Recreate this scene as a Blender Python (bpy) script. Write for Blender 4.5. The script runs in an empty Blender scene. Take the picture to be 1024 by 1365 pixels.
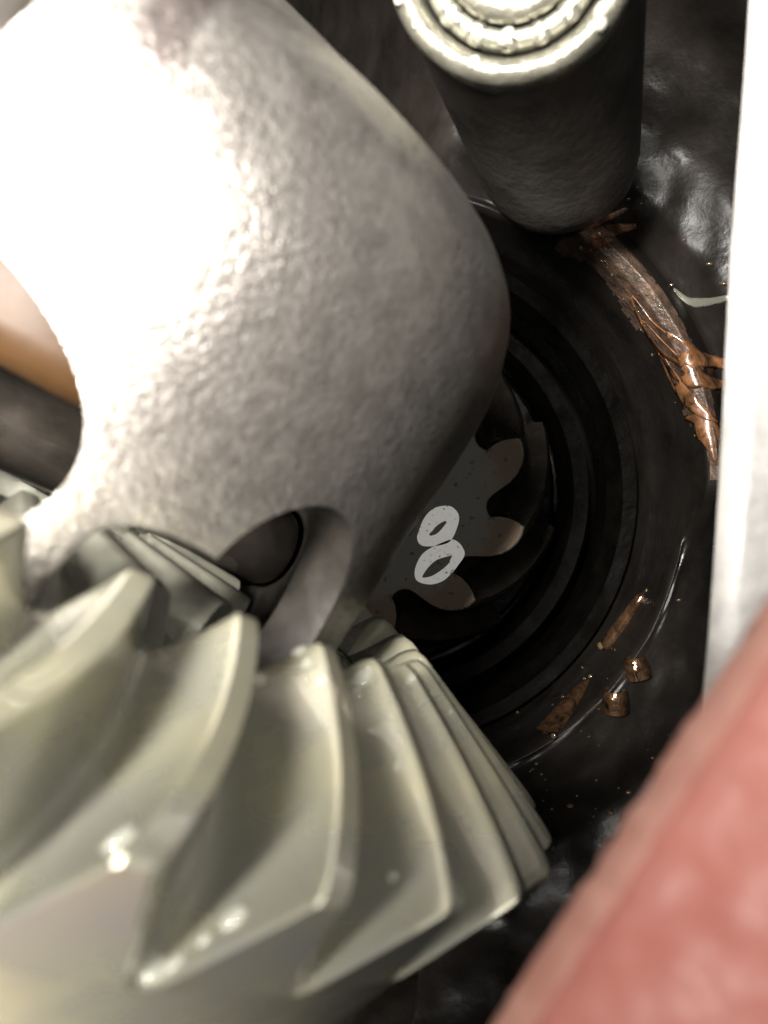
import bpy, bmesh, math, random
from mathutils import Vector, Matrix, noise
from mathutils.bvhtree import BVHTree
random.seed(7)
S = bpy.context.scene
COL = S.collection
pi = math.pi

# ------------------------------------------------------------------ camera, world, lamps, exposure
FPX = 1250.0                       # focal length in pixels of a 1024 x 1365 frame
cam_d = bpy.data.cameras.new('camera'); cam = bpy.data.objects.new('camera', cam_d); COL.objects.link(cam)
cam.location = (0, 0, 0); cam.rotation_euler = (pi/2, 0, 0)
cam_d.sensor_fit = 'VERTICAL'; cam_d.sensor_height = 24.0; cam_d.lens = FPX/1365*24.0
cam_d.clip_start = 0.002; cam_d.clip_end = 20
cam_d.dof.use_dof = True; cam_d.dof.focus_distance = 0.207; cam_d.dof.aperture_fstop = cam_d.lens/1.75
S.camera = cam

W = bpy.data.worlds.new('World'); S.world = W; W.use_nodes = True
bg = W.node_tree.nodes['Background']; bg.inputs[0].default_value = (1.0, 0.95, 0.88, 1); bg.inputs[1].default_value = 0.30

def area(name, loc, target, sx, sy, power, color, roll=0.0, beam=180):
    d = bpy.data.lights.new(name, 'AREA'); d.shape = 'RECTANGLE'; d.size = sx; d.size_y = sy
    d.energy = power; d.color = color; d.spread = math.radians(beam)
    o = bpy.data.objects.new(name, d); COL.objects.link(o)
    o.location = loc
    q = (Vector(target)-Vector(loc)).to_track_quat('-Z', 'Y')
    o.rotation_euler = (q @ Matrix.Rotation(roll, 3, 'Z').to_quaternion()).to_euler()
    return o
area('inspection_lamp', (0.020, -0.004, 0.012), (0.0, 0.20, 0.0), 0.012, 0.005, 0.135, (1.0, 0.97, 0.92), 0.5)
area('workshop_lamp', (-0.104, -0.150, 0.018), (-0.080, 0.10, -0.002), 0.26, 0.028, 3.3, (1.0, 0.96, 0.90), 1.07, 44)

S.view_settings.view_transform = 'Standard'; S.view_settings.look = 'None'
S.view_settings.exposure = 0.0; S.view_settings.gamma = 1.0; S.view_settings.use_curve_mapping = False
S.render.engine = 'CYCLES'
S.cycles.use_denoising = True
S.cycles.max_bounces = 8
S.cycles.sample_clamp_indirect = 6.0

# ------------------------------------------------------------------ helpers
def at(px, py, d):                 # a point of the place at depth d on the line of sight of a photograph pixel
    return Vector(((px-512)/FPX*d, d, -(py-682.5)/FPX*d))

def link(name, me, mat=None, parent=None, world=True):
    o = bpy.data.objects.new(name, me); COL.objects.link(o)
    if me is not None and mat is not None: me.materials.append(mat)
    if parent is not None:
        o.parent = parent
        if world: o.matrix_parent_inverse = parent.matrix_basis.inverted()
    return o

def mesh(verts, faces, smooth=True, sharp_deg=None):
    me = bpy.data.meshes.new('mesh')
    me.from_pydata([tuple(v) for v in verts], [], faces)
    bm = bmesh.new(); bm.from_mesh(me)
    bmesh.ops.recalc_face_normals(bm, faces=bm.faces)
    for f in bm.faces: f.smooth = smooth
    if sharp_deg is not None:
        a = math.radians(sharp_deg)
        for e in bm.edges:
            if len(e.link_faces) == 2 and e.calc_face_angle(0) > a: e.smooth = False
    bm.to_mesh(me); bm.free()
    return me

def thing(name, label, cat, M=None, group=None):
    o = bpy.data.objects.new(name, None); COL.objects.link(o)
    o.empty_display_size = 0.01
    if M is not None: o.matrix_basis = M
    o['label'] = label; o['category'] = cat
    if group: o['group'] = group
    return o

def frame(loc, x, y, z):
    M = Matrix.Identity(4)
    for i, c in enumerate((x, y, z)):
        for k in range(3): M[k][i] = c[k]
    M.translation = Vector(loc)
    return M

def lathe(prof, n=96, closed=True, a0=0.0, a1=2*pi, sharp=35):
    """prof = [(z, r)...]; turned about local z"""
    full = abs(a1-a0-2*pi) < 1e-6
    m = n if full else n+1
    V = []; F = []
    for (z, r) in prof:
        for k in range(m):
            t = a0+(a1-a0)*k/n
            V.append((r*math.cos(t), r*math.sin(t), z))
    L = len(prof)
    for i in range(L if closed else L-1):
        j = (i+1) % L
        for k in range(n):
            k2 = (k+1) % m
            F.append((i*m+k, i*m+k2, j*m+k2, j*m+k))
    me = mesh(V, F, True, sharp)
    bm = bmesh.new(); bm.from_mesh(me)
    bmesh.ops.remove_doubles(bm, verts=bm.verts, dist=1e-6)
    bmesh.ops.recalc_face_normals(bm, faces=bm.faces)
    bm.to_mesh(me); bm.free()
    return me

def tube(points, radii, n=12, cap=True, flat=1.0, up=(0, 1, 0)):
    """swept round section with a radius at each point; flat squashes it along up"""
    V = []; F = []
    P = [Vector(p) for p in points]; up = Vector(up)
    for i, p in enumerate(P):
        t = (P[min(i+1, len(P)-1)]-P[max(i-1, 0)]).normalized()
        s = t.cross(up).normalized(); b = s.cross(t).normalized()
        for k in range(n):
            a = 2*pi*k/n
            V.append(p+s*(radii[i]*math.cos(a))+b*(radii[i]*flat*math.sin(a)))
    for i in range(len(P)-1):
        for k in range(n):
            k2 = (k+1) % n
            F.append((i*n+k, i*n+k2, (i+1)*n+k2, (i+1)*n+k))
    if cap:
        F.append(tuple(range(n))); F.append(tuple((len(P)-1)*n+k for k in range(n)))
    return mesh(V, F, True, 50)

def smooth_path(pts, n):
    """Catmull-Rom through pts"""
    P = [Vector(p) for p in pts]; out = []
    for i in range(len(P)-1):
        p0 = P[max(i-1, 0)]; p1 = P[i]; p2 = P[i+1]; p3 = P[min(i+2, len(P)-1)]
        for k in range(n):
            t = k/n
            out.append(0.5*((2*p1)+(p2-p0)*t+(2*p0-5*p1+4*p2-p3)*t*t+(3*p1-p0-3*p2+p3)*t**3))
    out.append(P[-1]); return out

# ------------------------------------------------------------------ materials
def material(name):
    m = bpy.data.materials.new(name); m.use_nodes = True
    nt = m.node_tree; return m, nt, nt.nodes['Principled BSDF']

def noise_node(nt, scale, detail=4, rough=0.55, co='Object', dist=0.0):
    tc = nt.nodes.new('ShaderNodeTexCoord'); n = nt.nodes.new('ShaderNodeTexNoise')
    n.inputs['Scale'].default_value = scale; n.inputs['Detail'].default_value = detail
    n.inputs['Roughness'].default_value = rough; n.inputs['Distortion'].default_value = dist
    nt.links.new(tc.outputs[co], n.inputs['Vector']); return n

def ramp(nt, src, stops):
    r = nt.nodes.new('ShaderNodeValToRGB')
    e = r.color_ramp.elements
    while len(e) < len(stops): e.new(0.5)
    for el, (p, c) in zip(e, stops):
        el.position = p; el.color = (*c, 1) if len(c) == 3 else c
    nt.links.new(src, r.inputs[0]); return r

def bump(nt, src, bs, strength, dist, prev=None):
    b = nt.nodes.new('ShaderNodeBump'); b.inputs['Strength'].default_value = strength
    b.inputs['Distance'].default_value = dist
    nt.links.new(src, b.inputs['Height'])
    if prev is not None: nt.links.new(prev.outputs[0], b.inputs['Normal'])
    nt.links.new(b.outputs[0], bs.inputs['Normal']); return b

def maprange(nt, src, lo, hi):
    m = nt.nodes.new('ShaderNodeMapRange'); m.inputs['To Min'].default_value = lo; m.inputs['To Max'].default_value = hi
    m.inputs['From Min'].default_value = 0.3; m.inputs['From Max'].default_value = 0.7
    nt.links.new(src, m.inputs['Value']); return m

def simple(name, c0, c1, metallic, r0, r1, scale, bs=None, coat=0.0, coat_r=0.08, dist=0.0):
    m, nt, p = material(name)
    n = noise_node(nt, scale, 5, 0.6, dist=dist)
    r = ramp(nt, n.outputs['Fac'], [(0.3, c0), (0.7, c1)])
    nt.links.new(r.outputs[0], p.inputs['Base Color'])
    p.inputs['Metallic'].default_value = metallic
    mr = maprange(nt, n.outputs['Fac'], r0, r1); nt.links.new(mr.outputs[0], p.inputs['Roughness'])
    p.inputs['Coat Weight'].default_value = coat; p.inputs['Coat Roughness'].default_value = coat_r
    if bs:
        n2 = noise_node(nt, bs[0], 4, 0.6); bump(nt, n2.outputs['Fac'], p, bs[1], bs[2])
    return m

# rough cast iron with a thin film of oil
CAST, nt, p = material('cast_iron')
n1 = noise_node(nt, 980, 3, 0.62); n2 = noise_node(nt, 260, 4, 0.6)
c = ramp(nt, n2.outputs['Fac'], [(0.3, (0.165, 0.152, 0.139)), (0.72, (0.27, 0.253, 0.234))])
# gap between lamp reflections, painted as a duller, reddish stripe along the casting
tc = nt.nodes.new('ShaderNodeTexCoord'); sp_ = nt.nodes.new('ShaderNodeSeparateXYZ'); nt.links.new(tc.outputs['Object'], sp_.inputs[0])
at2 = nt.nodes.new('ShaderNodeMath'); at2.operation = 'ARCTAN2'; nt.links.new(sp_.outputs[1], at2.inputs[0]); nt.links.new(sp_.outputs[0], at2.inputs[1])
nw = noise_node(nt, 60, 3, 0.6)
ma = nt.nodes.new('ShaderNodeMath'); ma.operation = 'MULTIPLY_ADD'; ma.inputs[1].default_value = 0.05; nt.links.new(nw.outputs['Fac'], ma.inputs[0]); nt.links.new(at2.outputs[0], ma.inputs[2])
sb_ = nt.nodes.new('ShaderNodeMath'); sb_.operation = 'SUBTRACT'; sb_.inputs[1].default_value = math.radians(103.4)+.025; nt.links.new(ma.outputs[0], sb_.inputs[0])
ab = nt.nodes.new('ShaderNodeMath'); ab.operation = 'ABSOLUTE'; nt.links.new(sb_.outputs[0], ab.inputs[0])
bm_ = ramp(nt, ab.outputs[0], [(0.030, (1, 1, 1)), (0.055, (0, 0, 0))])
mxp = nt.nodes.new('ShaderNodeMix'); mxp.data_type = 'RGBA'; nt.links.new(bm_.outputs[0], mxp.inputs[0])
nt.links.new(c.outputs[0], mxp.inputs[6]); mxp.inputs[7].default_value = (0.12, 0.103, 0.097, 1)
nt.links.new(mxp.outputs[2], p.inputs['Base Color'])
p.inputs['Metallic'].default_value = 0.93
rr = maprange(nt, n1.outputs["Fac"], 0.26, 0.37); nt.links.new(rr.outputs[0], p.inputs['Roughness'])
b1 = bump(nt, n1.outputs['Fac'], p, 0.36, 0.0007)
b2 = bump(nt, n2.outputs['Fac'], p, 0.10, 0.0007, b1)

# oily gear steel, greenish straw coloured
STEEL, nt, p = material('oiled_gear_steel')
n1 = noise_node(nt, 55, 3, 0.55); n2 = noise_node(nt, 420, 3, 0.6); n3 = noise_node(nt, 90, 2, 0.5)
c = ramp(nt, n1.outputs['Fac'], [(0.34, (0.25, 0.248, 0.222)), (0.5, (0.275, 0.268, 0.208)), (0.68, (0.345, 0.325, 0.228))])
nt.links.new(c.outputs[0], p.inputs['Base Color']); p.inputs['Metallic'].default_value = 0.70
rr = maprange(nt, n1.outputs['Fac'], 0.24, 0.31); nt.links.new(rr.outputs[0], p.inputs['Roughness'])
p.inputs['Coat Weight'].default_value = 1.0; p.inputs['Coat Roughness'].default_value = 0.04; p.inputs['Coat IOR'].default_value = 1.48
bc_ = nt.nodes.new('ShaderNodeBump'); bc_.inputs['Strength'].default_value = 0.12; bc_.inputs['Distance'].default_value = 0.0012
nt.links.new(n3.outputs['Fac'], bc_.inputs['Height']); nt.links.new(bc_.outputs[0], p.inputs['Coat Normal'])
bump(nt, n2.outputs['Fac'], p, 0.012, 0.0004)
BEARING = simple('bearing_steel', (0.15, 0.145, 0.115), (0.24, 0.23, 0.185), 0.8, 0.14, 0.32, 150, (150, 0.5, 0.0016), coat=0.3, coat_r=0.04)
MACHINED = simple('machined_flange_iron', (0.28, 0.27, 0.26), (0.41, 0.395, 0.38), 0.2, 0.35, 0.55, 240, (300, 0.2, 0.0008))
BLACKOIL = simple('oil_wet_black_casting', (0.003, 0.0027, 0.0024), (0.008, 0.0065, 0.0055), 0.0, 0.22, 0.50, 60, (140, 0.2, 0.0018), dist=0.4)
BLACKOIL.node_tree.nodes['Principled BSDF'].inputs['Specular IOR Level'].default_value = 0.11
DARKCAST = simple('dark_cast_pedestal', (0.014, 0.012, 0.010), (0.026, 0.023, 0.0195), 0.1, 0.35, 0.6, 90, (420, 0.3, 0.0010))
AMBER = simple('casting_amber_reflections', (0.006, 0.0045, 0.0035), (0.15, 0.080, 0.042), 0.8, 0.08, 0.22, 340, (260, 0.35, 0.0014), coat=0.5, coat_r=0.03, dist=1.2)  # amber reflections in the wet black lugs, put into the colour
LIP = simple('varnished_bore_lip', (0.012, 0.0095, 0.008), (0.060, 0.036, 0.024), 0.2, 0.38, 0.6, 260, (420, 0.6, 0.0012))
LIP.node_tree.nodes['Principled BSDF'].inputs['Specular IOR Level'].default_value = 0.25
STREAK = simple('amber_reflection', (0.005, 0.0035, 0.0025), (0.16, 0.070, 0.029), 0.1, 0.2, 0.4, 210, (200, 0.25, 0.001), coat=0.3, dist=1.0)  # colour of the painted orange reflections on the wall
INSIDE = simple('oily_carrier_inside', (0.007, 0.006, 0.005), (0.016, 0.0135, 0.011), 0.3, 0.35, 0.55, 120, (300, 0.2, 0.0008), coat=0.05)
BRONZE = simple('oil_stained_bronze', (0.0085, 0.0038, 0.0010), (0.015, 0.0070, 0.0020), 0.0, 0.45, 0.6, 70, (120, 0.08, 0.001))
BRONZE.node_tree.nodes['Principled BSDF'].inputs['Specular IOR Level'].default_value = 0.12
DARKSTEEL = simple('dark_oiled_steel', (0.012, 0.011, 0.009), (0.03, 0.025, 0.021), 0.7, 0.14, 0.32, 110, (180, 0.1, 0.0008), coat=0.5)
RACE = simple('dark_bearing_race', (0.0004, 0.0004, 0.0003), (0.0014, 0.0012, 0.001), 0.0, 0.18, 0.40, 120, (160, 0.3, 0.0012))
RACE.node_tree.nodes['Principled BSDF'].inputs['Specular IOR Level'].default_value = 0.03
GREYSTEEL = simple('grey_oiled_steel', (0.12, 0.12, 0.095), (0.20, 0.195, 0.16), 0.6, 0.25, 0.42, 110, (200, 0.15, 0.0008), coat=0.3)

# red paint with pits and drips
RED, nt, p = material('red_paint')
n1 = noise_node(nt, 55, 4, 0.6)
c = ramp(nt, n1.outputs['Fac'], [(0.3, (0.20, 0.062, 0.047)), (0.7, (0.245, 0.090, 0.070))])
nt.links.new(c.outputs[0], p.inputs['Base Color']); rn = noise_node(nt, 330, 2, 0.5); rr = maprange(nt, rn.outputs['Fac'], 0.95, 0.55); nt.links.new(rr.outputs[0], p.inputs['Roughness'])
n2 = noise_node(nt, 210, 3, 0.5); bump(nt, n2.outputs['Fac'], p, 0.35, 0.002)
PALE_EDGE = simple('pale_red_edge', (0.25, 0.10, 0.078), (0.33, 0.17, 0.135), 0.0, 0.55, 0.8, 300, (300, 0.3, 0.001))  # paler red along the chamfered edge

# pinion end face: ground grey steel, stained brown out on the teeth
FACE, nt, p = material('pinion_end_face')
tc = nt.nodes.new('ShaderNodeTexCoord'); sep = nt.nodes.new('ShaderNodeSeparateXYZ'); nt.links.new(tc.outputs['Object'], sep.inputs[0])
cmb = nt.nodes.new('ShaderNodeCombineXYZ'); nt.links.new(sep.outputs[0], cmb.inputs[0]); nt.links.new(sep.outputs[1], cmb.inputs[1])
ln = nt.nodes.new('ShaderNodeVectorMath'); ln.operation = 'LENGTH'; nt.links.new(cmb.outputs[0], ln.inputs[0])
nz = noise_node(nt, 140, 4, 0.6)
ad = nt.nodes.new('ShaderNodeMath'); ad.operation = 'MULTIPLY_ADD'; ad.inputs[1].default_value = 0.012; nt.links.new(nz.outputs['Fac'], ad.inputs[0]); nt.links.new(ln.outputs['Value'], ad.inputs[2])
mr = nt.nodes.new('ShaderNodeMapRange'); mr.inputs['From Min'].default_value = 0.0265; mr.inputs['From Max'].default_value = 0.032; nt.links.new(ad.outputs[0], mr.inputs['Value'])
st = ramp(nt, mr.outputs[0], [(0.0, (0.052, 0.050, 0.045)), (0.45, (0.052, 0.043, 0.034)), (1.0, (0.044, 0.030, 0.018))])
fn = noise_node(nt, 2600, 3, 0.7); sp = noise_node(nt, 420, 2, 0.5)
sp2 = ramp(nt, sp.outputs['Fac'], [(0.30, (0.35, 0.33, 0.3)), (0.37, (1, 1, 1))])
fr = ramp(nt, fn.outputs['Fac'], [(0.3, (0.72, 0.72, 0.72)), (0.7, (1.2, 1.18, 1.15))])
mx = nt.nodes.new('ShaderNodeMix'); mx.data_type = 'RGBA'; mx.blend_type = 'MULTIPLY'; mx.inputs[0].default_value = 1
nt.links.new(st.outputs[0], mx.inputs[6]); nt.links.new(fr.outputs[0], mx.inputs[7])
mx2 = nt.nodes.new('ShaderNodeMix'); mx2.data_type = 'RGBA'; mx2.blend_type = 'MULTIPLY'; mx2.inputs[0].default_value = 1
nt.links.new(mx.outputs[2], mx2.inputs[6]); nt.links.new(sp2.outputs[0], mx2.inputs[7])
nt.links.new(mx2.outputs[2], p.inputs['Base Color']); p.inputs['Metallic'].default_value = 0.0; p.inputs['Roughness'].default_value = 0.55; p.inputs['Specular IOR Level'].default_value = 0.12
bump(nt, fn.outputs['Fac'], p, 0.15, 0.0003)

# white paint-marker stroke, rubbed through in specks
PAINT, nt, p = material('white_marker_paint')
n1 = noise_node(nt, 1500, 3, 0.6); n2 = noise_node(nt, 170, 2, 0.5)
mu = nt.nodes.new('ShaderNodeMath'); mu.operation = 'MULTIPLY_ADD'; mu.inputs[1].default_value = 0.55
nt.links.new(n2.outputs['Fac'], mu.inputs[0]); nt.links.new(n1.outputs['Fac'], mu.inputs[2])
c = ramp(nt, mu.outputs[0], [(0.58, (0.13, 0.12, 0.105)), (0.62, (0.84, 0.84, 0.82)), (1.0, (0.90, 0.90, 0.88))])
nt.links.new(c.outputs[0], p.inputs['Base Color']); p.inputs['Roughness'].default_value = 0.6
bump(nt, n1.outputs['Fac'], p, 0.2, 0.0003)

OIL, nt, p = material('clear_oil')
p.inputs['Base Color'].default_value = (0.05, 0.035, 0.018, 1); p.inputs['Roughness'].default_value = 0.03
p.inputs['Coat Weight'].default_value = 1.0; p.inputs['Coat Roughness'].default_value = 0.02; p.inputs['Specular IOR Level'].default_value = 0.7

FILM, nt, p = material('clear_gear_oil')
p.inputs['Base Color'].default_value = (0.95, 0.96, 0.84, 1); p.inputs['Roughness'].default_value = 0.03; p.inputs['IOR'].default_value = 1.47
p.inputs['Transmission Weight'].default_value = 0.85; p.inputs['Coat Weight'].default_value = 0.5

# ------------------------------------------------------------------ axle housing (the cavity round everything)
PX, PZ = at(515, 652, 0.205).x, at(515, 652, 0.205).z       # pinion axis runs straight away from the lens
MP = frame((PX, 0.205, PZ), (1, 0, 0), (0, 0, -1), (0, 1, 0))   # local x right, y down, z away
housing = thing('axle_housing', 'oil-blackened cast housing around the gears, open towards the viewer', 'housing', MP)

def sstep(x, a, b):
    t = min(1, max(0, (x-a)/(b-a))); return t*t*(3-2*t)
wp = [(.100, .0), (.100, .060), (.062, .066), (.058, .0685), (.018, .0695), (.009, .0705), (.004, .0715), (.0025, .0735), (.005, .0765),
      (.014, .082), (.016, .092), (.012, .104), (.000, .118), (-.020, .132), (-.060, .143), (-.110, .150), (-.165, .155)]
V = []; F = []; NA = 640
fine = []
for i in range(len(wp)-1):
    k = 7
    for j in range(k): fine.append((wp[i][0]+(wp[i+1][0]-wp[i][0])*j/k, wp[i][1]+(wp[i+1][1]-wp[i][1])*j/k))
fine.append(wp[-1])
for (z, r) in fine:
    for k in range(NA):
        t = 2*pi*k/NA                     # 0 right, pi/2 down
        left = sstep(-math.cos(t-0.15), -0.05, 0.45)
        lump = noise.noise(Vector((r*math.cos(t)*40, r*math.sin(t)*40, z*40)))*0.0014*sstep(r, .074, .09)+noise.noise(Vector((r*math.cos(t)*130, r*math.sin(t)*130, 7+z*130)))*(0.0007*sstep(r, .080, .10)+.0006*sstep(r, .069, .0708))
        zz = z+lump
        rim = 1-sstep(abs(math.degrees((t+pi) % (2*pi)-pi)+28), 26, 40)
        if .0696 < r < .092: zz += (1-rim)*(.0130+(r-.0705)/.0215*.0030-z)
        zz = zz+left*sstep(r, .02, .05)*max(0, .115-z)*(1-sstep(r, .12, .155))*0.9
        rr_ = r*(1+left*0.42*sstep(r, .05, .1))
        V.append((rr_*math.cos(t), rr_*math.sin(t), zz))
for i in range(len(fine)-1):
    for k in range(NA):
        k2 = (k+1) % NA; F.append((i*NA+k, i*NA+k2, (i+1)*NA+k2, (i+1)*NA+k))
wall_me = mesh(V, F, True)
# the varnished lip of the pinion bore is a part of its own, cut from the same surface
def lip_face(f):
    i, k = divmod(f[0], NA); r = fine[i][1]; d = (k*360/NA+180) % 360-180
    w = noise.noise(Vector((d*.12, r*900, 1.7)))
    tp = max(0, (d+22)/20); w2 = noise.noise(Vector((d*.9, r*3000, 4.4)))
    return .0700+.0024*tp < r+w*.0010+w2*.0002 < .0757+.0006*w-.0018*tp and -57+3*w < d < -2
LF = [f for f in F if lip_face(f)]
keep = sorted({v for f in LF for v in f}); mp = {v: n_ for n_, v in enumerate(keep)}
link('bore_lip', mesh([V[v] for v in keep], [tuple(mp[v] for v in f) for f in LF], True), LIP, housing, world=False)
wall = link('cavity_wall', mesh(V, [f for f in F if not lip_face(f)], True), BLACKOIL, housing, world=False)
bm = bmesh.new(); bm.from_mesh(wall_me); bm.transform(MP); WALL = BVHTree.FromBMesh(bm); bm.free()
def on_wall(px, py, lift=0.0):
    d = at(px, py, 1.0).normalized()
    h, n, i, dist = WALL.ray_cast(Vector((0, 0, 0)), d)
    if h is None: h = at(px, py, 0.21); n = -d
    if n.dot(d) > 0: n = -n
    return h+n*lift, n

# lip of the pinion bore: a brown, oil-varnished film following the edge on the right-hand side
# (built from the wall's own faces above)

# amber and grey reflections in the oil, painted as ribbons draped over the wall
def ridge(pts, rad, mat=STREAK, name='reflection_streak'):
    P = smooth_path([(x, y, 0) for x, y in pts], 8); n = len(P); V = []; F = []; m = 7
    for i, q in enumerate(P):
        t = (P[min(i+1, n-1)]-P[max(i-1, 0)]).normalized(); sd = Vector((-t.y, t.x, 0))
        w = rad*5200*(.08+.92*min(1, i/(n*.45), (n-1-i)/(n*.45)))*(1+.3*noise.noise(Vector((i*.25, rad*900, 0))))
        for k in range(m):
            f = k/(m-1)*2-1
            V.append(on_wall(q.x+sd.x*w*f, q.y+sd.y*w*f, -.0002+.0010*(1-f*f))[0])
    for i in range(n-1):
        for k in range(m-1): F.append((i*m+k, i*m+k+1, (i+1)*m+k+1, (i+1)*m+k))
    o = link(name, mesh(V, F, True), mat, housing)
    sm = o.modifiers.new('thick', 'SOLIDIFY'); sm.thickness = .0003; sm.offset = 0
    return o
ridge([(842, 395), (870, 440), (905, 468), (945, 482), (985, 486)], .0030)
ridge([(856, 428), (888, 470), (915, 498), (950, 512), (985, 515)], .0027)
ridge([(880, 470), (905, 515), (930, 545), (955, 560)], .0020)
ridge([(918, 556), (935, 562), (950, 590), (968, 640)], .0032)
ridge([(898, 385), (920, 402), (945, 402), (985, 392)], .0010, GREYSTEEL)
ridge([(728, 302), (760, 303), (800, 294), (838, 276)], .0012)
ridge([(778, 322), (800, 312), (825, 306), (848, 300)], .0017)
ridge([(785, 318), (800, 322), (815, 318)], .0018)

# lugs on the floor of the cavity
def lug(p0, p1, w0, w1, h, name='casting_lug'):
    a, n0 = on_wall(*p0); b, n1 = on_wall(*p1); n = (n0+n1).normalized()
    t = (b-a).normalized(); s = t.cross(n).normalized()
    V = []; F = []; K = 10
    for i in range(K+1):
        f = i/K; c = a.lerp(b, f); w = w0+(w1-w0)*f; hh = h*(0.55+0.45*f)
        e = math.sqrt(max(0.03, 1-max(0, abs(f-.5)*2-.75)**2/.25**2)); w *= e; hh *= e
        wob = noise.noise(Vector((i*.6, w0*3000, 1)))
        for (x, y) in ((-1.25, -.5), (-1.05, .35), (-.75, .85), (-.3, 1.0+.12*wob), (.25, 1.0-.1*wob), (.7, .85), (1.05, .3), (1.25, -.5)):
            V.append(c+s*(x*w)+n*(y*hh))
    m = 8
    for i in range(K):
        for k in range(m-1): F.append((i*m+k, i*m+k+1, (i+1)*m+k+1, (i+1)*m+k))
        F.append((i*m+m-1, i*m, (i+1)*m, (i+1)*m+m-1))
    F.append(tuple(range(m))); F.append(tuple(K*m+k for k in range(m)))
    return link(name, mesh(V, F, True, 60), AMBER, housing)
lug((860, 788), (806, 866), .0011, .0020, .0022)
lug((785, 905), (736, 975), .0011, .0036, .0065)

def plug(px, py, r, h):
    c, n = on_wall(px, py)
    x = n.orthogonal().normalized(); y = n.cross(x)
    M = frame(c, x, y, n)
    prof = [(-.002, r*1.15), (h*.2, r*1.12), (h*.8, r), (h, r*.86), (h*.9, r*.7), (h*.45, r*.55), (h*.35, .0001), (-.002, .0001)]
    me = lathe(prof, 28, True, sharp=60); me.transform(M)
    return link('locating_stud', me, AMBER, housing)
plug(849, 893, .0026, .0030); plug(820, 937, .0028, .0032)

# bearing pedestal at the top: a tapering dark pillar running back into the cavity
PA = at(690, -62, .141); PB = at(756, 262, .196)
pts = [PA.lerp(PB, k/14) for k in range(15)]
rads = []
for k in range(15):
    f = k/14; r = .0192*(1-f)+.0145*f
    if f > .8: r *= math.sqrt(max(.02, 1-((f-.8)/.2)**2*.9))
    rads.append(r)
link('bearing_pedestal', tube(pts, rads, 40), DARKCAST, housing)

# pale machined lip of the opening on the right
edge = [(1000, -60), (993, 60), (984, 180), (975, 300), (967, 430), (961, 560), (953, 700), (946, 800), (938, 900), (925, 1010), (905, 1130)]
E_ = smooth_path([at(x, y, .112) for x, y in edge], 5)
V = []; F = []
sec = [(0.050, .000), (.0040, .000), (.0018, .0005), (.0008, .0016), (.0012, .003), (.0042, .010), (.0085, .020), (.018, .024), (.05, .024)]
for p_ in E_:
    for (dx, dy) in sec: V.append(p_+Vector((dx, dy, 0)))
m = len(sec)
for i in range(len(E_)-1):
    for k in range(m):
        k2 = (k+1) % m; F.append((i*m+k, i*m+k2, (i+1)*m+k2, (i+1)*m+k))
F.append(tuple(range(m))); F.append(tuple((len(E_)-1)*m+k for k in range(m)))
link('machined_lip', mesh(V, F, True, 50), MACHINED, housing)

# ------------------------------------------------------------------ differential frame: axis of carrier and ring gear
CR = Vector((-0.06253506, 0.14797056, 0.00019965))
AX = Vector((0.48009639, 0.01953612, 0.87699818)); UX = Vector((-0.87716558, 0, 0.48018803)); VX = Vector((0.00938101, -0.99980915, 0.01713641))
MR = frame(CR, UX, VX, AX)

# ------------------------------------------------------------------ differential carrier
carrier = thing('differential_carrier', 'rough grey cast carrier with overexposed left side and oval openings', 'carrier', MR)
outer = [(-.022, .058), (0.0, 0.0586), (0.015, 0.0592), (0.03, 0.0602), (0.042, 0.0612), (0.05, 0.0616), (0.056, 0.0609), (0.06, 0.0599), (0.064, 0.0584),
         (0.067, 0.0563), (0.070, 0.0530), (0.0728, 0.0480), (0.076, 0.0408), (0.079, 0.0338), (0.082, 0.0275), (0.085, 0.0211), (0.088, 0.0144), (0.0905, 0.0090)]
O = []
P3 = smooth_path([(z, r, 0) for z, r in outer], 4); O = [(q.x, q.y) for q in P3]
inner = [(.0905, .003), (.080, .005), (.068, .028), (.064, .046), (.055, .0525), (.030, .0520), (.0, .0505), (-.022, .0500)]
me = lathe(O+inner, 200, True, sharp=40)
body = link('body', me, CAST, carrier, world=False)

def ellipse_cutter(phi, ax, st, sa, tilt=0, r0=.034, r1=.09, n=64, power=2.0):
    ph = math.radians(phi); e = Vector((math.cos(ph), math.sin(ph), 0)); t = Vector((-math.sin(ph), math.cos(ph), 0)); z = Vector((0, 0, 1))
    V = []; F = []
    for r, k_ in ((r0, .96), (r1, 1.05)):
        for k in range(n):
            a = 2*pi*k/n; ca, sa_ = math.cos(a), math.sin(a)
            x = math.copysign(abs(ca)**(2/power), ca)*st*k_; y = math.copysign(abs(sa_)**(2/power), sa_)*sa*k_
            x, y = x*math.cos(tilt)-y*math.sin(tilt), x*math.sin(tilt)+y*math.cos(tilt)
            V.append(e*r+t*x+z*(ax+y))
    for k in range(n):
        k2 = (k+1) % n; F.append((k, k2, n+k2, n+k))
    F.append(tuple(range(n))); F.append(tuple(n+k for k in range(n)))
    return mesh(V, F, False)
cutters = [ellipse_cutter(86.5, .0175, .0290, .0178), ellipse_cutter(146, .0105, .0132, .0161), ellipse_cutter(129, .0045, .0105, .0112, power=3),
           ellipse_cutter(70, .061, .0250, .021, r0=.0545, power=3)]
tmp = []
for cm in cutters:
    co = bpy.data.objects.new('cut', cm); COL.objects.link(co); co.matrix_basis = MR; tmp.append(co)
    md = body.modifiers.new('b', 'BOOLEAN'); md.operation = 'DIFFERENCE'; md.object = co; md.solver = 'EXACT'
bv = body.modifiers.new('bev', 'BEVEL'); bv.width = .0013; bv.segments = 3; bv.limit_method = 'ANGLE'; bv.angle_limit = math.radians(50)
bpy.context.view_layer.update()
dg = bpy.context.evaluated_depsgraph_get()
nm = bpy.data.meshes.new_from_object(body.evaluated_get(dg))
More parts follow.
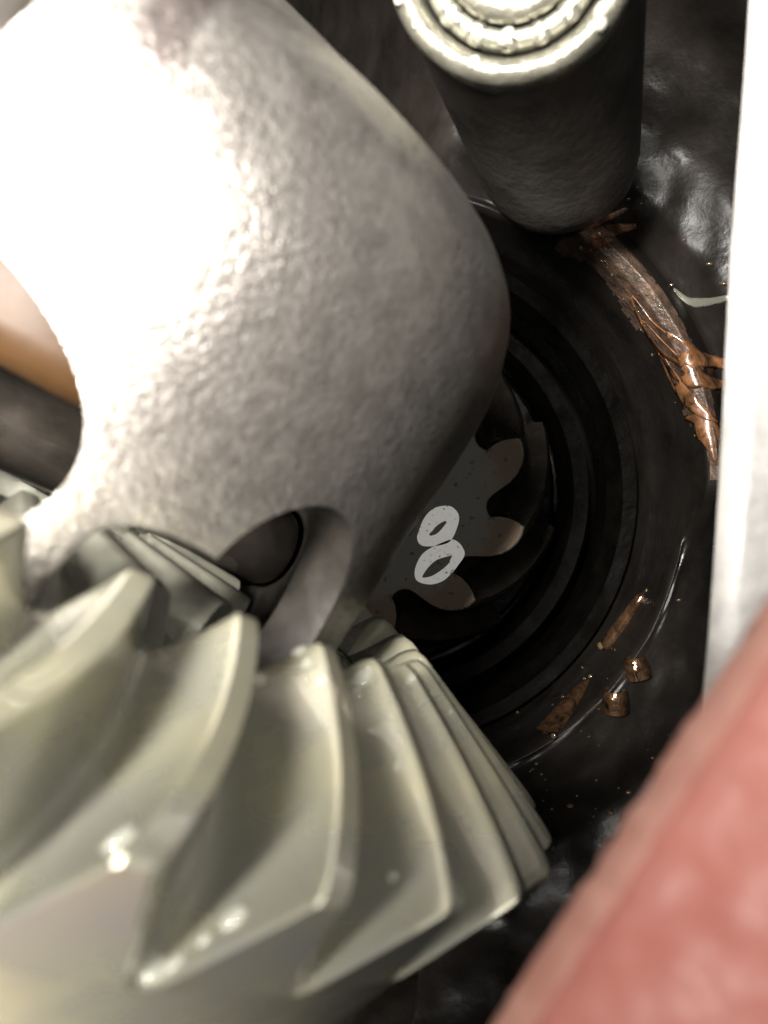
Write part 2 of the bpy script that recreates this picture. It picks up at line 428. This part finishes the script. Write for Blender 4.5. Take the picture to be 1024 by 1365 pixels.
body.modifiers.clear(); body.data = nm
for co in tmp: bpy.data.objects.remove(co)
bm = bmesh.new(); bm.from_mesh(nm)
for f in bm.faces: f.smooth = True
for e in bm.edges:
    e.smooth = not (len(e.link_faces) == 2 and e.calc_face_angle(0) > math.radians(40))
bm.to_mesh(nm); bm.free()
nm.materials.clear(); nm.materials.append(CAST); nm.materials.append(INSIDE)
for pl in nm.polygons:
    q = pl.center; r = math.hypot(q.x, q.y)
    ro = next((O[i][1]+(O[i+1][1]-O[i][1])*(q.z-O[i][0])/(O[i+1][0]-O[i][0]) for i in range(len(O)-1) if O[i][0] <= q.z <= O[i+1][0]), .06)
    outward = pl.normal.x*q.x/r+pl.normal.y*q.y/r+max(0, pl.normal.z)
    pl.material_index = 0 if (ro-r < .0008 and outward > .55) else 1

# oily ridge low on the carrier's far shoulder
def on_carrier(phi, ax, lift=0.0):
    r = next((O[i][1]+(O[i+1][1]-O[i][1])*(ax-O[i][0])/(O[i+1][0]-O[i][0]) for i in range(len(O)-1) if O[i][0] <= ax <= O[i+1][0]), .06)
    t = math.radians(phi); return MR @ Vector(((r+lift)*math.cos(t), (r+lift)*math.sin(t), ax))
pts = smooth_path([on_carrier(192, .0215), on_carrier(191, .029), on_carrier(191.5, .034), on_carrier(191, .0415)], 6)
link('casting_ridge', tube(pts, [.0008+.0009*math.sin(pi*min(1, max(.04, i/(len(pts)-1))))*(1+.3*math.sin(i*1.3)) for i in range(len(pts))], 10), DARKSTEEL, carrier)

# flange the ring gear is bolted to
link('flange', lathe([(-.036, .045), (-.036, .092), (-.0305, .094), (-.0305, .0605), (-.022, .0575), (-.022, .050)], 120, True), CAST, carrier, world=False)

# ------------------------------------------------------------------ gears inside the carrier
def bevel_side_gear(name, label, prof, mat, zt=None, nteeth=16, tr=(.024, .040), th=.006):
    g = thing(name, label, 'gear', MR)
    link('hub', lathe(prof, 96, True), mat, g, world=False)
    if zt is not None:
        V = []; F = []
        r0, r1 = tr; sgn = 1 if th > 0 else -1
        for (r, zb) in ((r0, zt[0]), (r1, zt[1])):
            k = r/r1; w = pi*r/nteeth
            for (x, y) in ((-.80*w, -.0015*sgn), (-.62*w, th*.3*k), (-.34*w, th*.9*k), (-.2*w, th*k), (.2*w, th*k), (.34*w, th*.9*k), (.62*w, th*.3*k), (.80*w, -.0015*sgn)):
                V.append((r, x, zb+y))
        m = 8
        for k in range(m):
            k2 = (k+1) % m; F.append((k, k2, m+k2, m+k))
        F.append(tuple(range(m))); F.append(tuple(m+k for k in range(m)))
        tm = mesh(V, F, True, 40); tm.materials.append(mat)
        for i in range(nteeth):
            o = bpy.data.objects.new('tooth', tm); COL.objects.link(o); o.parent = g; o.rotation_euler = (0, 0, 2*pi*(i+.3)/nteeth)
    return g
bevel_side_gear('side_gear', 'bronze-brown oil-stained gear hub seen through the left opening', 
                [(.026, .012), (.0225, .030), (.0225, .0375), (.0245, .0405), (.0275, .0418), (.050, .0418), (.055, .030), (.060, .012)], BRONZE)
bevel_side_gear('side_gear', 'grey gear deep in the carrier behind the lower opening',
                [(-.016, .012), (-.016, .043), (-.004, .045), (-.001, .043), (.004, .024), (.005, .012)], GREYSTEEL, zt=(.0040, -.0015), nteeth=16, tr=(.024, .043), th=.0085)
sh = thing('cross_shaft', 'dark steel cross shaft between the gears inside the carrier', 'shaft', MR)
link('pin', lathe([(-.049, .0001), (-.049, .0070), (-.047, .0078), (.047, .0078), (.049, .0070), (.049, .0001)], 40, True), DARKSTEEL, sh, world=False).matrix_basis = \
    Matrix.Translation((0, 0, .0145)) @ Matrix.Rotation(math.radians(35), 4, 'Z') @ Matrix.Rotation(pi/2, 4, 'Y') @ Matrix.Rotation(0, 4, 'Z')

# ------------------------------------------------------------------ ring gear
ring = thing('ring_gear', 'large straw-grey ring gear with big slanting teeth across the lower left', 'gear', MR)
NT = 35; DT = 2*pi/NT
TOE = Vector((.0697, .01355)); HEEL = Vector((.1000, .0)); NRM = Vector((.408, .913))
T_TOE, T_HEEL = 2.3200, 2.1172
CURVE = 0.010
DTOE, DHEEL = .0100, .0140
def tooth_mesh():
    V = []; F = []
    ss = [0, .012, .035, .08, .16, .26, .36, .46, .56, .66, .76, .86, .92, .965, .988, 1.0]
    drop = {0: .0030, .012: .0016, .035: .0004, .965: .0001, .988: .0003, 1.0: .0009}
    m = 0
    for s in ss:
        tip = TOE.lerp(HEEL, s); D = DTOE+(DHEEL-DTOE)*s
        dr = drop.get(s, 0)
        th = T_HEEL+(T_TOE-T_HEEL)*(1-s)+CURVE*4*s*(1-s)
        rroot = (tip-NRM*D).x
        hp = pi/NT*rroot
        wt = .0013+.0001*s-dr*.12
        wr = min(hp*.90, wt+D*.40)
        H = D-dr
        sec = [(-hp, -.0002), (-(wr+hp)/2, 0), (-wr, .0005)]
        for k in (0.12, .3, .5, .7, .88):
            x = wr+(wt+.0006-wr)*(k**0.95); sec.append((-x, .0005+(H-.0015-.0005)*k))
        sec += [(-(wt+.00042), H-.0009), (-(wt+.0002), H-.0003), (-wt*.96, H), (0, H+.00002)]
        full = sec+[(-x, y) for x, y in sec[:-1][::-1]]
        m = len(full)
        for (x, y) in full:
            q = tip-NRM*(D-y); ang = th+x/q.x
            V.append((q.x*math.cos(ang), q.x*math.sin(ang), q.y))
    n = len(ss)
    for i in range(n-1):
        for k in range(m-1): F.append((i*m+k, i*m+k+1, (i+1)*m+k+1, (i+1)*m+k))
    F.append(tuple(range(m))); F.append(tuple((n-1)*m+k for k in range(m)))
    return mesh(V, F, True, 24)
tm = tooth_mesh(); tm.materials.append(STEEL)
for i in range(NT):
    o = bpy.data.objects.new('tooth', tm); COL.objects.link(o); o.parent = ring; o.rotation_euler = (0, 0, i*DT)
tr_ = TOE-NRM*DTOE; hr = HEEL-NRM*DHEEL
link('gear_blank', lathe([(tr_.y-.0006, tr_.x+.0003), (hr.y-.0003, hr.x-.0009), (hr.y-.012*NRM.y, hr.x-.0009-.012*NRM.x), (-.029, hr.x-.0065), (-.0300, hr.x-.0075), (-.0300, .0610), (tr_.y-.004, .0610), (tr_.y-.0008, .0625)], 175, True, sharp=25), STEEL, ring, world=False)

# ------------------------------------------------------------------ drive pinion
pin = thing('drive_pinion', 'dark drive pinion behind the carrier, its grey end face marked with a white 8', 'gear', MP)
leaf = [(145, 15.2), (158, 13.6), (170, 13.4), (181, 14.0), (191, 15.2), (191.8, 18.5), (190.0, 21.9), (185, 25.8), (177, 29.6), (166, 33), (154, 35.9), (144, 38.8), (138, 41.3), (136, 44.2), (137, 47.2), (141, 49.8)]
PITCH = 36.0; RT = .03116; LEN = .046
def pinion_tooth():
    V = []; F = []; n = len(leaf)+1; NS = 12
    for j in range(NS+1):
        f = (j-1)/(NS-1) if j else 0; z = max(.0005, f*LEN) if j else 0; R = RT*(1+.47*f)*(1 if j else .986); tw = -math.radians(34)*f-.10*f*f
        L = leaf+[(145, 15.2+PITCH)]
        for (r, a) in L:
            # the teeth grow deeper towards the back
            rr = R*(r/190)*(1 if r > 150 else 1-.05*f)
            t = math.radians(a)+tw
            V.append((rr*math.cos(t), rr*math.sin(t), z))
        t = math.radians(15.2+PITCH/2)+tw
    m = len(leaf)+1
    for j in range(NS):
        for k in range(m-1): F.append((j*m+k, j*m+k+1, (j+1)*m+k+1, (j+1)*m+k))
    # end caps reach in to a core circle
    c0 = len(V)
    for j, zz in ((0, 0.0), (NS, LEN)):
        R = RT*(1+.47*zz/LEN); tw = -(math.radians(34)+.10)*(zz/LEN)
        for k in range(7):
            t = math.radians(15.2+PITCH*(1-k/6))+tw; V.append((R*.45*math.cos(t), R*.45*math.sin(t), zz))
    F.append(tuple(range(m))+tuple(c0+k for k in range(7)))
    F.append(tuple(NS*m+k for k in range(m))+tuple(c0+7+k for k in range(7)))
    me = mesh(V, F, True, 45)
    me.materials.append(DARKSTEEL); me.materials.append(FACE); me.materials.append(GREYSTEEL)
    for pl in me.polygons:
        if pl.center.z < .0004 and abs(pl.normal.z) < .95: pl.material_index = 2
        if abs(pl.normal.z) > .95 and pl.center.z < .001: pl.material_index = 1
    return me
pt = pinion_tooth()
for i in range(10):
    o = bpy.data.objects.new('tooth', pt); COL.objects.link(o); o.parent = pin; o.rotation_euler = (0, 0, math.radians(PITCH*i))
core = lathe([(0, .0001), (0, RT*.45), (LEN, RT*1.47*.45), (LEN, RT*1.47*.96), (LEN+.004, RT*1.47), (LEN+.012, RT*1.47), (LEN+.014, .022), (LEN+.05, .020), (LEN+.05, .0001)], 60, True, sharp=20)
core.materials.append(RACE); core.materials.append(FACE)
for pl in core.polygons:
    if pl.center.z < .0005 and abs(pl.normal.z) > .95: pl.material_index = 1
link('shaft', core, None, pin, world=False)

# the painted 8: two loops of a paint marker, a thin film on the end face
def px_face(x, y): # photograph pixel -> pinion local xy on the end face
    q = at(x, y, .205); return Vector((q.x-PX, -(q.z-PZ)))
def loop(outer_px, inner_px, name):
    n = 72
    def closed(pts):
        P = [px_face(*q) for q in pts]; N = len(P); out = []
        for i in range(N):
            p0, p1, p2, p3 = P[(i-1) % N], P[i], P[(i+1) % N], P[(i+2) % N]
            for k in range(n//N):
                t = k/(n//N); out.append(0.5*((2*p1)+(p2-p0)*t+(2*p0-5*p1+4*p2-p3)*t*t+(3*p1-p0-3*p2+p3)*t**3))
        return out
    A = closed(outer_px); B = closed(inner_px); k = len(A); V = []; F = []
    for i, q in enumerate(A):
        w = noise.noise(Vector((q.x*900, q.y*900, 0)))*.00012; q = q*(1+w*20)
        V.append((q.x, q.y, -.00002))
    V += [(q.x, q.y, -.00002) for q in B]
    V += [(q.x*.999+B[i].x*.001, q.y*.999+B[i].y*.001, -.00016) for i, q in enumerate(A)]
    V += [(q.x, q.y, -.00016) for q in B]
    for i in range(k):
        j = (i+1) % k
        F += [(2*k+i, 2*k+j, 3*k+j, 3*k+i), (i, j, 2*k+j, 2*k+i), (k+i, k+j, 3*k+j, 3*k+i)]
    return link(name, mesh(V, F, True, 40), PAINT, pin, world=False)
loop([(586, 675), (601, 675), (611, 685), (611, 698), (604, 716), (596, 724), (578, 728), (562, 727), (556, 717), (560, 703), (566, 690), (575, 680)],
     [(592, 695), (595, 695), (595, 697), (592, 701), (588, 706), (584, 710), (579, 713), (573, 714), (573, 711), (577, 707), (580, 703), (586, 698)], 'painted_numeral')
loop([(598, 720), (610, 722), (618, 732), (619, 741), (611, 753), (604, 762), (591, 774), (575, 779), (559, 776), (553, 768), (555, 753), (567, 735)],
     [(599, 741), (602, 740), (602, 742), (598, 751), (592, 757), (584, 763), (575, 768), (566, 770), (563, 769), (566, 763), (573, 754), (583, 746)], 'painted_numeral')

# ------------------------------------------------------------------ pinion bearing behind the pinion head
br = thing('pinion_bearing', 'dark oily bearing rings circling the drive pinion at its back', 'bearing', MP)
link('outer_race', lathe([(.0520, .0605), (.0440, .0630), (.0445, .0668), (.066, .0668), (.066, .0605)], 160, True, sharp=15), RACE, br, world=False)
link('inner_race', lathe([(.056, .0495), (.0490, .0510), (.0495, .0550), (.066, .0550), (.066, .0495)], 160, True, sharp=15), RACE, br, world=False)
# ------------------------------------------------------------------ side bearing at the top edge
bc = at(682, -72, .128)
zb = ((PA-PB).normalized()*.35-bc.normalized()).normalized(); xb = Vector((1, 0, 0)); yb = zb.cross(xb).normalized(); xb = yb.cross(zb)
MB_ = frame(bc, xb, yb, zb) @ Matrix.Scale(.9, 4)
sb = thing('roller_bearing', 'shiny oil-wet steel roller bearing on the dark pedestal, cut by the top edge', 'bearing', MB_)
link('outer_cup', lathe([(-.012, .0150), (-.002, .0150), (.0005, .0158), (.0016, .0168), (.0014, .0182), (.0002, .0193), (-.002, .0197), (-.012, .0197)], 120, True, sharp=60), BEARING, sb, world=False)
link('inner_cone', lathe([(-.010, .0060), (.001, .0060), (.0022, .0068), (.0022, .0098), (.001, .0107), (-.010, .0107)], 100, True, sharp=60), BEARING, sb, world=False)
link('cage', lathe([(-.010, .0110), (-.0006, .0112), (.0004, .0120), (.0002, .0136), (-.0010, .0144), (-.010, .0146)], 100, True, sharp=60), GREYSTEEL, sb, world=False)
rm = lathe([(-.006, .0001), (-.006, .0013), (-.004, .0019), (.0008, .0019), (.0013, .0015), (.0013, .0001)], 20, True, sharp=60); rm.materials.append(BEARING)
for k in range(16):
    o = bpy.data.objects.new('roller', rm); COL.objects.link(o); o.parent = sb
    t = 2*pi*k/16; o.location = (.0128*math.cos(t), .0128*math.sin(t), -.001)

# ------------------------------------------------------------------ red edge across the lower right corner, close to the lens
e1 = at(1075, 720, .064); e2 = at(600, 1450, .058); 
PATH = smooth_path([e1, e1.lerp(e2, .33), e1.lerp(e2, .66), e2, e2+(e2-e1)*.3, Vector((-.030, .060, -.064)), Vector((-.075, .066, -.070))], 24)  # last stretch, out of view, added to reflect red into the gear heels
t = (e2-e1).normalized(); view = at(850, 1080, 1).normalized()
s = t.cross(view).normalized()
if s.x < 0: s = -s
nrm = s.cross(t).normalized()
if nrm.y > 0: nrm = -nrm
V = []; F = []; NL = len(PATH)-1; WS = [0, .0004, .0012, .0022, .0032, .005, .008, .012, .017, .023, .03, .036]
prof = [(.0010, -.014), (.0000, -.009)]+[(w, -.0042*max(0, 1-w/.0032)**1.5) for w in WS]+[(.036, -.014)]
for i in range(NL+1):
    c = PATH[i]; t = (PATH[min(i+1, NL)]-PATH[max(i-1, 0)]).normalized()
    s = t.cross(view).normalized()
    s = -s if (s.x < 0 and s.z > 0) or s.z > .3 else s
    wob = noise.noise(Vector((i*.25, 0, 2)))*.0003+noise.noise(Vector((i*.7, 5, 2)))*.00016
    for (w, d) in prof:
        q = c+s*(w+wob*max(0, 1-w/.006))+nrm*d
        q = q+nrm*(noise.noise(q*160)*.0005)
        V.append(q)
m = len(prof)
for i in range(NL):
    for k in range(m-1): F.append((i*m+k, i*m+k+1, (i+1)*m+k+1, (i+1)*m+k))
    F.append((i*m+m-1, i*m, (i+1)*m, (i+1)*m+m-1))
F.append(tuple(range(m))); F.append(tuple(NL*m+k for k in range(m)))
s = (e2-e1).normalized().cross(view).normalized(); s = -s if s.x < 0 else s
red_me = mesh(V, F, True, 60); red_me.materials.append(RED); red_me.materials.append(PALE_EDGE)
for pl in red_me.polygons:
    if min(abs((pl.center-e1).dot(s)-.0012), 1) < .0014 and (pl.center-e1).dot(nrm) > -.006: pl.material_index = 1
red = link('red_casting_edge', red_me)
red['label'] = 'blurred salmon-red painted casting edge slanting across the lower right corner'; red['category'] = 'casting'

# ------------------------------------------------------------------ beads of oil clinging to the cavity
V = []; F = []
ico = bmesh.new(); bmesh.ops.create_icosphere(ico, subdivisions=2, radius=1.0)
iv = [v.co.copy() for v in ico.verts]; ifc = [tuple(v.index for v in f.verts) for f in ico.faces]; ico.free()
def bead(px, py, r, st=1.0):
    c, n = on_wall(px, py); x = n.orthogonal().normalized(); y = n.cross(x); b = len(V)
    for q in iv: V.append(c+x*(q.x*r*st)+y*(q.y*r)+n*(q.z*r*.6))
    for f in ifc: F.append(tuple(b+k for k in f))
for (x, y, r) in [(715, 1018, .0005), (722, 1032, .0004), (760, 1074, .0009), (736, 1078, .0005), (838, 1056, .0008), (815, 1084, .0009), (795, 1040, .0004), (827, 163, .0010),
                  (742, 302, .0007), (838, 266, .0006), (855, 272, .0005), (850, 250, .0005), (775, 330, .0007), (862, 392, .0006), (872, 398, .0006), (880, 408, .0007), (895, 380, .0006),
                  (912, 320, .0006), (965, 378, .0009), (946, 352, .0008), (862, 787, .0005), (905, 800, .0006), (787, 902, .0006), (779, 905, .0004), (606, 905, .0005), (690, 950, .0004), (870, 1010, .0005), (905, 985, .0005)]:
    bead(x, y, r)
for k in range(34):
    t = random.random(); x = 780+170*t**1.0+random.gauss(0, 5); y = 318+300*t**1.25+random.gauss(0, 6)
    bead(x, y, random.uniform(.00015, .0004))
for k in range(60):
    bead(random.uniform(690, 930), random.uniform(860, 1110), random.uniform(.0001, .0003), random.uniform(1, 2.5))
def drop_at(c, n, r, st=1.0, fl=.45):
    x = n.orthogonal().normalized(); y = n.cross(x); b = len(V)
    for q in iv: V.append(c+x*(q.x*r*st)+y*(q.y*r)+n*(q.z*r*fl))
    for f in ifc: F.append(tuple(b+k for k in f))
for (x, y, r) in [(737, 968, .0011), (748, 976, .0007), (806, 860, .0010), (812, 850, .0006), (762, 938, .0006)]:  # drops added at the lugs for bright glints
    c, n = on_wall(x, y, .0040 if y > 930 else .0016); drop_at(c, n, r)
ob = link('oil_beads', mesh(V, F, True), OIL); ob['kind'] = 'stuff'; ob['label'] = 'tiny glinting beads of oil on the black cavity wall'; ob['category'] = 'oil'

V = []; F = []  # drops added on gear teeth and bearing to catch the lamps as glints
rb = bmesh.new()
for o in ring.children:
    if o.name.startswith('tooth'):
        t_ = o.data.copy(); t_.transform(MR @ o.matrix_basis); rb.from_mesh(t_); bpy.data.meshes.remove(t_)
RING = BVHTree.FromBMesh(rb); rb.free()
def on_ring(px, py):
    return RING.ray_cast(Vector((0, 0, 0)), at(px, py, 1.0).normalized())[:2]
for (x, y, r) in [(345, 905, .0009), (398, 868, .0011), (408, 884, .0006), (482, 905, .0012), (476, 922, .0007), (490, 893, .0006), (530, 1020, .0006), (523, 1168, .0007), (548, 905, .0006), (575, 925, .0005),
                  (160, 1118, .0012), (428, 905, .0006), (205, 855, .0007), (60, 765, .0010), (312, 1222, .0012), (272, 1252, .0006), (205, 1290, .0013), (232, 1283, .0007), (560, 880, .0004), (600, 950, .0004)]:
    c, n = on_ring(x, y)
    if c is None: continue
    if n.dot(c) > 0: n = -n
    drop_at(c, n, r, random.uniform(.9, 1.6), .4)
for k in range(16):
    t_ = math.radians(random.uniform(195, 345)); r_ = random.choice([.0082, .0088, .0125, .0168, .0178])
    drop_at(MB_ @ Vector((r_*math.cos(t_), r_*math.sin(t_), .0016)), zb, random.uniform(.0005, .0011), random.uniform(1, 1.8), .5)
od = link('glint_drops', mesh(V, F, True), FILM); od['kind'] = 'stuff'; od['label'] = 'clear drops of oil added for glints on the ring gear teeth and roller bearing'; od['category'] = 'oil'
